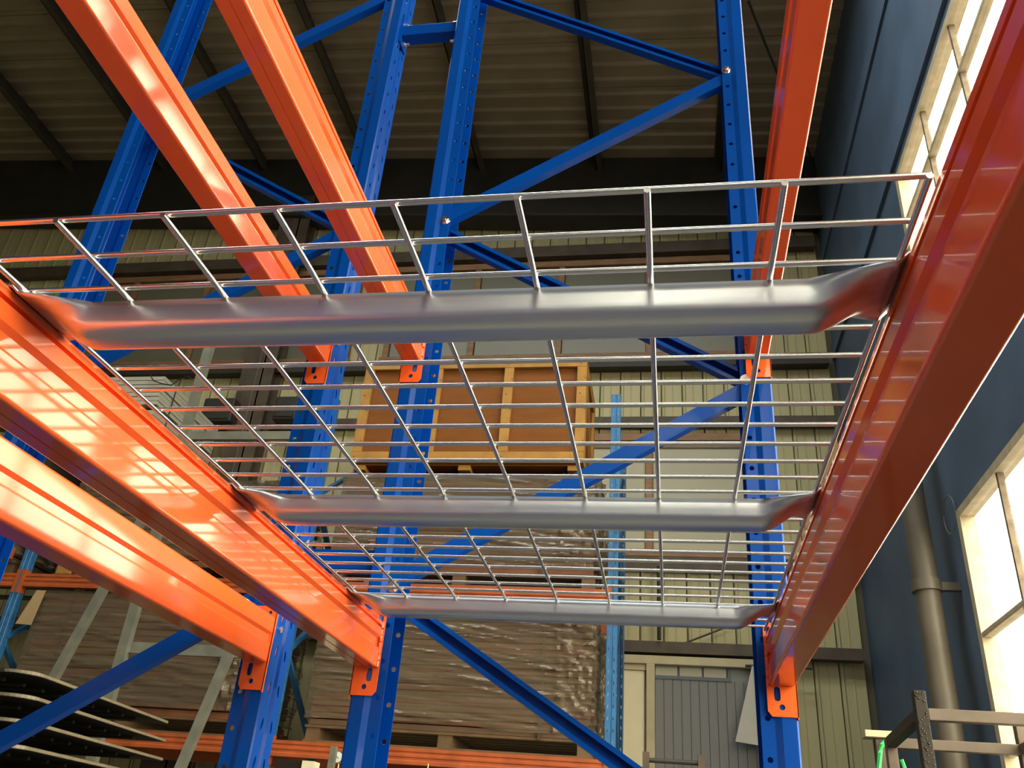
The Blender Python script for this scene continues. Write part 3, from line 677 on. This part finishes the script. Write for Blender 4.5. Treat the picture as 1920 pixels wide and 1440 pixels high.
# grey galvanized steel stand in front of the left stacks
GY = 5.05
g = thing('steel_stand', 'grey galvanized steel stand with a tall post and leaning struts', 'stand', (-3.05, GY, FLOOR))
gx = at(230, 1210, 1, GY).x
def angle_bar(p0, p1, wd, name, par):
    MB().bar(p0, p1, wd, .006, up=(0, 1, 0)).build(name, 'galv', par)
def post(px_, y, z0, z1, par):
    MB().box(px_ - .035, px_ + .035, y, y + .005, z0, z1).box(px_ - .035, px_ - .030, y + .005, y + .05, z0, z1).box(px_ + .030, px_ + .035, y + .005, y + .05, z0, z1).build('post', 'galv', par)
post(gx, GY, FLOOR, 3.9, g)
x2 = at(560, 815, 1, GY).x + .1
post(x2, GY + .02, FLOOR, 2.75, g)
for (a0, a1, nm) in (((250, 1213), (417, 1222), 'cross_rail'), ((345, 815), (560, 818), 'cross_rail')):
    A, B_ = at(*a0, 1, GY + .03), at(*a1, 1, GY + .03); A.x = gx; B_.x = x2; B_.z = A.z
    MB().box(A.x, B_.x, GY + .055, GY + .06, A.z - .04, A.z + .04).box(A.x, B_.x, GY + .03, GY + .055, A.z - .04, A.z - .035).build(nm, 'galv', g)
for (a0, a1) in (((70, 1318), (268, 965)), ((325, 1462), (428, 1222))):
    A, B_ = at(*a0, 1, GY - .04), at(*a1, 1, GY - .01); dd = (A - B_).normalized(); A = A + dd * max(0, (A.z - FLOOR) / max(1e-3, -dd.z)) if dd.z < 0 else A
    m_ = MB().bar(A, B_, .055, .006, up=(0, 1, 0)); dn = (B_ - A).normalized().cross(Vector((0, 1, 0))); 
    m_.bar(A - dn * .027 + Vector((0, .022, 0)), B_ - dn * .027 + Vector((0, .022, 0)), .006, .05, up=(0, 1, 0)); m_.build('strut', 'galv', g)
# two dark boxes and a pale roll on the cross rail behind the stand
for (u0, v0, u1, v1, lb) in ((372, 745, 442, 790, 'left dark box high on the wall behind the wire deck'), (508, 742, 562, 786, 'right dark box high on the wall behind the wire deck')):
    A, B_ = at(u0, v1, 1, 7.2), at(u1, v0, 1, 7.2); t = thing('wall_box', lb, 'box', ((A.x + B_.x) / 2, 7.2, A.z), 'dark boxes on the back wall')
    MB().box(A.x, B_.x, 7.2, 7.48, A.z, B_.z).build('housing', 'dark_box', t, bevel=.02); MB().box(A.x + .03, B_.x - .03, 7.19, 7.2, A.z + .03, B_.z - .03).build('cover', 'dark_steel', t, bevel=.008)
    MB().box(A.x + .05, B_.x - .05, 7.48, 7.61, A.z + .05, B_.z - .05).build('bracket', 'dark_steel', t)
# thin cord hanging from the gable girder
A, B_ = at(478, 660, 1, 7.2), at(424, 880, 1, 7.2)
tag(MB().cyl((A.x, 7.35, B_.z), (A.x, 7.35, 6.98), .004, 5).build('suspension_line', 'galv'), 'thin pale line hanging down the back wall left of the near uprights', 'line')

# ---------------------------------------------------------------- stack of black boards at lower left
out = []
xr0, xr1, y0, y1 = -2.005, -2.14, 2.845, 4.25
for k in range(9):
    a = PI / 2 * k / 8; out.append((xr0 - .11 + .11 * math.sin(a), y0 + .10 - .10 * math.cos(a)))
out += [(xr1, y1), (-3.2, y1), (-3.2, y0)]
nb = ['topmost', 'second', 'third', 'fourth', 'fifth']
for k, z in enumerate((.552, .458, .363, .268, .172)):
    sh = k * .012; t = thing('black_board', ('topmost black board of the lower left stack, pale edged' if k == 0 else '%s black board from the top of the lower left stack' % nb[k]), 'board', (-2.5, 3.4, z), 'black boards stacked at lower left')
    o2 = [(x + sh, y) for x, y in out]
    MB().prism(o2, lambda a, b_, tt: (a, b_, tt), z, z + .016).build('panel', 'black_board', t)
    e = MB(); n = len(o2) - 2
    for i in range(n - 1):
        (xa, ya), (xb, yb) = o2[i], o2[i + 1]; nn = Vector((yb - ya, -(xb - xa))).normalized() * .004
        e.add([(xa, ya, z + .002), (xb, yb, z + .002), (xb + nn.x, yb + nn.y, z + .002), (xa + nn.x, ya + nn.y, z + .002), (xa, ya, z + .014), (xb, yb, z + .014), (xb + nn.x, yb + nn.y, z + .014), (xa + nn.x, ya + nn.y, z + .014)],
              [(0, 1, 2, 3), (7, 6, 5, 4), (3, 2, 6, 7), (0, 4, 5, 1), (0, 3, 7, 4), (1, 5, 6, 2)])
    e.build('edge_band', 'pale_edge', t)
    rb = MB().box(-3.15, -2.22 + sh, 0, .02, z - .014, z)
    rm = rb.mesh('rib', 'black_board', Vector((-2.5, 3.4, z)))
    for q in range(9): inst('rib', rm, t, (0, 2.98 + .135 * q, 0))
    for q in (3.1, 3.95): MB().box(-3.0, -2.9, q, q + .06, z - (.0765 if k < 4 else .06), z - .014).build('spacer', 'black_board', t)
t = thing('trestle', 'dark trestle under the stack of black boards', 'trestle', (-2.6, 3.4, FLOOR))
MB().box(-3.15, -2.4, 3.05, 3.2, .05, .11).box(-3.15, -2.4, 3.9, 4.05, .05, .11).build('top_rail', 'black_steel', t)
for x in (-3.1, -2.46):
    for y in (3.12, 3.97): MB().box(x - .03, x + .03, y - .03, y + .03, FLOOR, .05).build('leg', 'black_steel', t)

# ---------------------------------------------------------------- black steel stacking rack at lower right
ry = 3.6
def Q(x, y, yy=ry): return at(x, y, 1, yy)
sr = thing('stacking_rack', 'dark steel stacking rack frame with a bumpy black post beside the window', 'rack', (Q(1730, 1440).x, ry, FLOOR))
pt = Q(1722, 1296); pxm = Q(1733, 1380).x; ptx = pxm
MB().box(ptx - .024, ptx + .024, ry - .024, ry + .024, FLOOR, pt.z).build('post', 'black_steel', sr, bevel=.003)
rn = random.Random(4); bl = MB()
for k in range(46):
    z = pt.z - .01 - (k / 46) * .42; x = ptx + rn.uniform(-.018, .018)
    if k < 9: z = pt.z - rn.uniform(0.005, .05)
    bl.cyl((x, ry - .0235, z), (x, ry - .0275 - rn.uniform(0, .003), z), rn.uniform(.003, .006), 8, r1=.002)
bl.build('paint_blobs', 'black_gloss', sr, smooth=True)['kind'] = 'stuff'
rz = (Q(1745, 1331).z + Q(1745, 1351).z) / 2
p_end = ptx + .62
MB().bar((ptx + .024, ry, rz), (p_end, ry, rz - .0), .045, .048).build('rail', 'brown_steel', sr, bevel=.003)
bk = Q(1660, 1418, ry + .72); dx_ = bk.x - ptx - .0
by = ry + .72
MB().bar((ptx, ry + .024, rz + .0), (ptx + .02, by, rz - .02), .045, .048).build('side_rail', 'black_steel', sr, bevel=.003)
MB().bar((ptx + .02, by, rz - .02), (p_end + .02, by, rz - .02), .045, .048).build('rail', 'brown_steel', sr, bevel=.003)
MB().box(ptx - .004, ptx + .044, by - .024, by + .024, FLOOR, rz + .0).build('post', 'brown_steel', sr, bevel=.003)
MB().box(p_end - .02, p_end + .028, by - .024, by + .024, FLOOR, rz + .12).build('post', 'brown_steel', sr, bevel=.003)
MB().box(p_end - .02, p_end + .028, ry - .024, ry + .024, FLOOR, rz + .12).build('post', 'brown_steel', sr, bevel=.003)
MB().bar((p_end, ry + .024, rz), (p_end, by - .024, rz - .02), .045, .048).build('side_rail', 'brown_steel', sr, bevel=.003)
# short pale plank and green straps
A = at(1656, 1377, 1, by + .3); 
pk = thing('plank_post', 'dark post with a short pale plank on top beside the stacking rack', 'post', (A.x, by + .3, FLOOR))
MB().box(A.x - .10, A.x + .085, by + .25, by + .36, A.z - .022, A.z + .012).build('plank', 'door_jamb', pk, bevel=.003)
MB().box(A.x - .045, A.x + .02, by + .28, by + .33, FLOOR, A.z - .022).build('post', 'brown_steel', pk)
pts = [at(x, y, 1, by + .24) for x, y in ((1662, 1388), (1654, 1397), (1650, 1412), (1648, 1440), (1646, 1490))]
tag(MB().tube(pts, .012, 5).build('green_strap', 'green'), 'green strap looped over the post under the pale plank', 'strap', 'green straps by the stacking rack')
pts = [at(x, y, 1, by - .1) for x, y in ((1690, 1424), (1696, 1440), (1700, 1470))]
tag(MB().tube(pts, .010, 5).build('green_strap', 'green'), 'green strap hanging under the rail of the stacking rack', 'strap', 'green straps by the stacking rack')
# small dark frame before the door
fy = 5.3
A, B_ = at(1211, 1414, 1, fy), at(1315, 1424, 1, fy); zt_ = at(1211, 1410, 1, fy).z
tf = thing('trolley_frame', 'small dark steel frame end standing before the cream door', 'trolley', (A.x, fy, FLOOR))
MB().box(A.x - .02, A.x + .02, fy - .02, fy + .02, FLOOR, zt_).build('post', 'girt', tf); MB().box(B_.x - .02, B_.x + .02, fy - .02, fy + .02, FLOOR, zt_).build('post', 'girt', tf)
MB().cyl((A.x, fy, zt_ - .045), (B_.x, fy, zt_ - .045), .014, 10).build('rail', 'dark_steel', tf)
MB().box(A.x, B_.x, fy - .02, fy + .02, FLOOR + .15, FLOOR + .19).build('rail', 'brown_steel', tf)
# gas cylinders with gauge and brass valve
def cyl_thing(px_, py_, y, label, gauge):
    p = at(px_, py_, 1, y); t = thing('gas_cylinder', label, 'gas cylinder', (p.x, y, FLOOR), 'gas cylinders below the storage rack'); zt = p.z - .16
    MB().cyl((p.x, y, FLOOR), (p.x, y, zt - .25), .11, 20).cyl((p.x, y, zt - .25), (p.x, y, zt - .08), .11, 20, r1=.04).build('bottle', 'cyl', t, smooth=True)
    MB().cyl((p.x, y, zt - .08), (p.x, y, zt + .06), .016, 10).cyl((p.x - .05, y, zt + .01), (p.x + .03, y, zt + .01), .012, 8).cyl((p.x, y, zt + .06), (p.x, y, p.z), .010, 8, r1=.004).build('valve', 'brass', t, smooth=True)
    if gauge:
        c = Vector((p.x, y - .04, p.z)); MB().cyl(c, c + Vector((0, .025, 0)), .034, 20).build('gauge', 'bolt', t, smooth=True)
        MB().cyl(c - Vector((0, .002, 0)), c - Vector((0, .0005, 0)), .029, 20).build('dial', 'gauge_face', t); MB().bar(c + Vector((.008, -.0025, -.008)), c + Vector((-.018, -.0025, .014)), .003, .001, up=(0, 1, 0)).build('needle', 'cable', t)
    return t
cyl_thing(637, 1421, 4.8, 'gas cylinder topped by a round white pressure gauge', True)
cyl_thing(803, 1432, 4.8, 'gas cylinder with only the tip of its brass valve showing', False)
A = at(625, 1399, 1, 4.6); tag(MB().box(A.x - .017, A.x + .017, 4.6, 4.634, FLOOR, A.z).build('grey_bar', 'galv'), 'upright grey bar standing beside the round gauge', 'bar')
A = at(581, 1428, 1, 4.7); t = thing('crate_post', 'black post with a pale block on top near the lower orange beam', 'post', (A.x, 4.7, FLOOR))
MB().box(A.x - .20, A.x - .03, 4.68, 4.76, FLOOR, A.z).build('post', 'black_steel', t); MB().box(A.x - .03, A.x + .04, 4.66, 4.76, A.z - .08, A.z).box(A.x - .03, A.x + .03, 4.68, 4.74, FLOOR, A.z - .08).build('block', 'door_cream', t)
# boards (dark red panels) lying under the right wrapped stack are part of its pallet; white strip on the beam
tag(MB().box(-1.3, .05, YR + .955, YR + .975, .662, .72).build('white_strip', 'panel_white'), 'low white strip seen under the wrapped stack above the lower orange beam', 'strip')
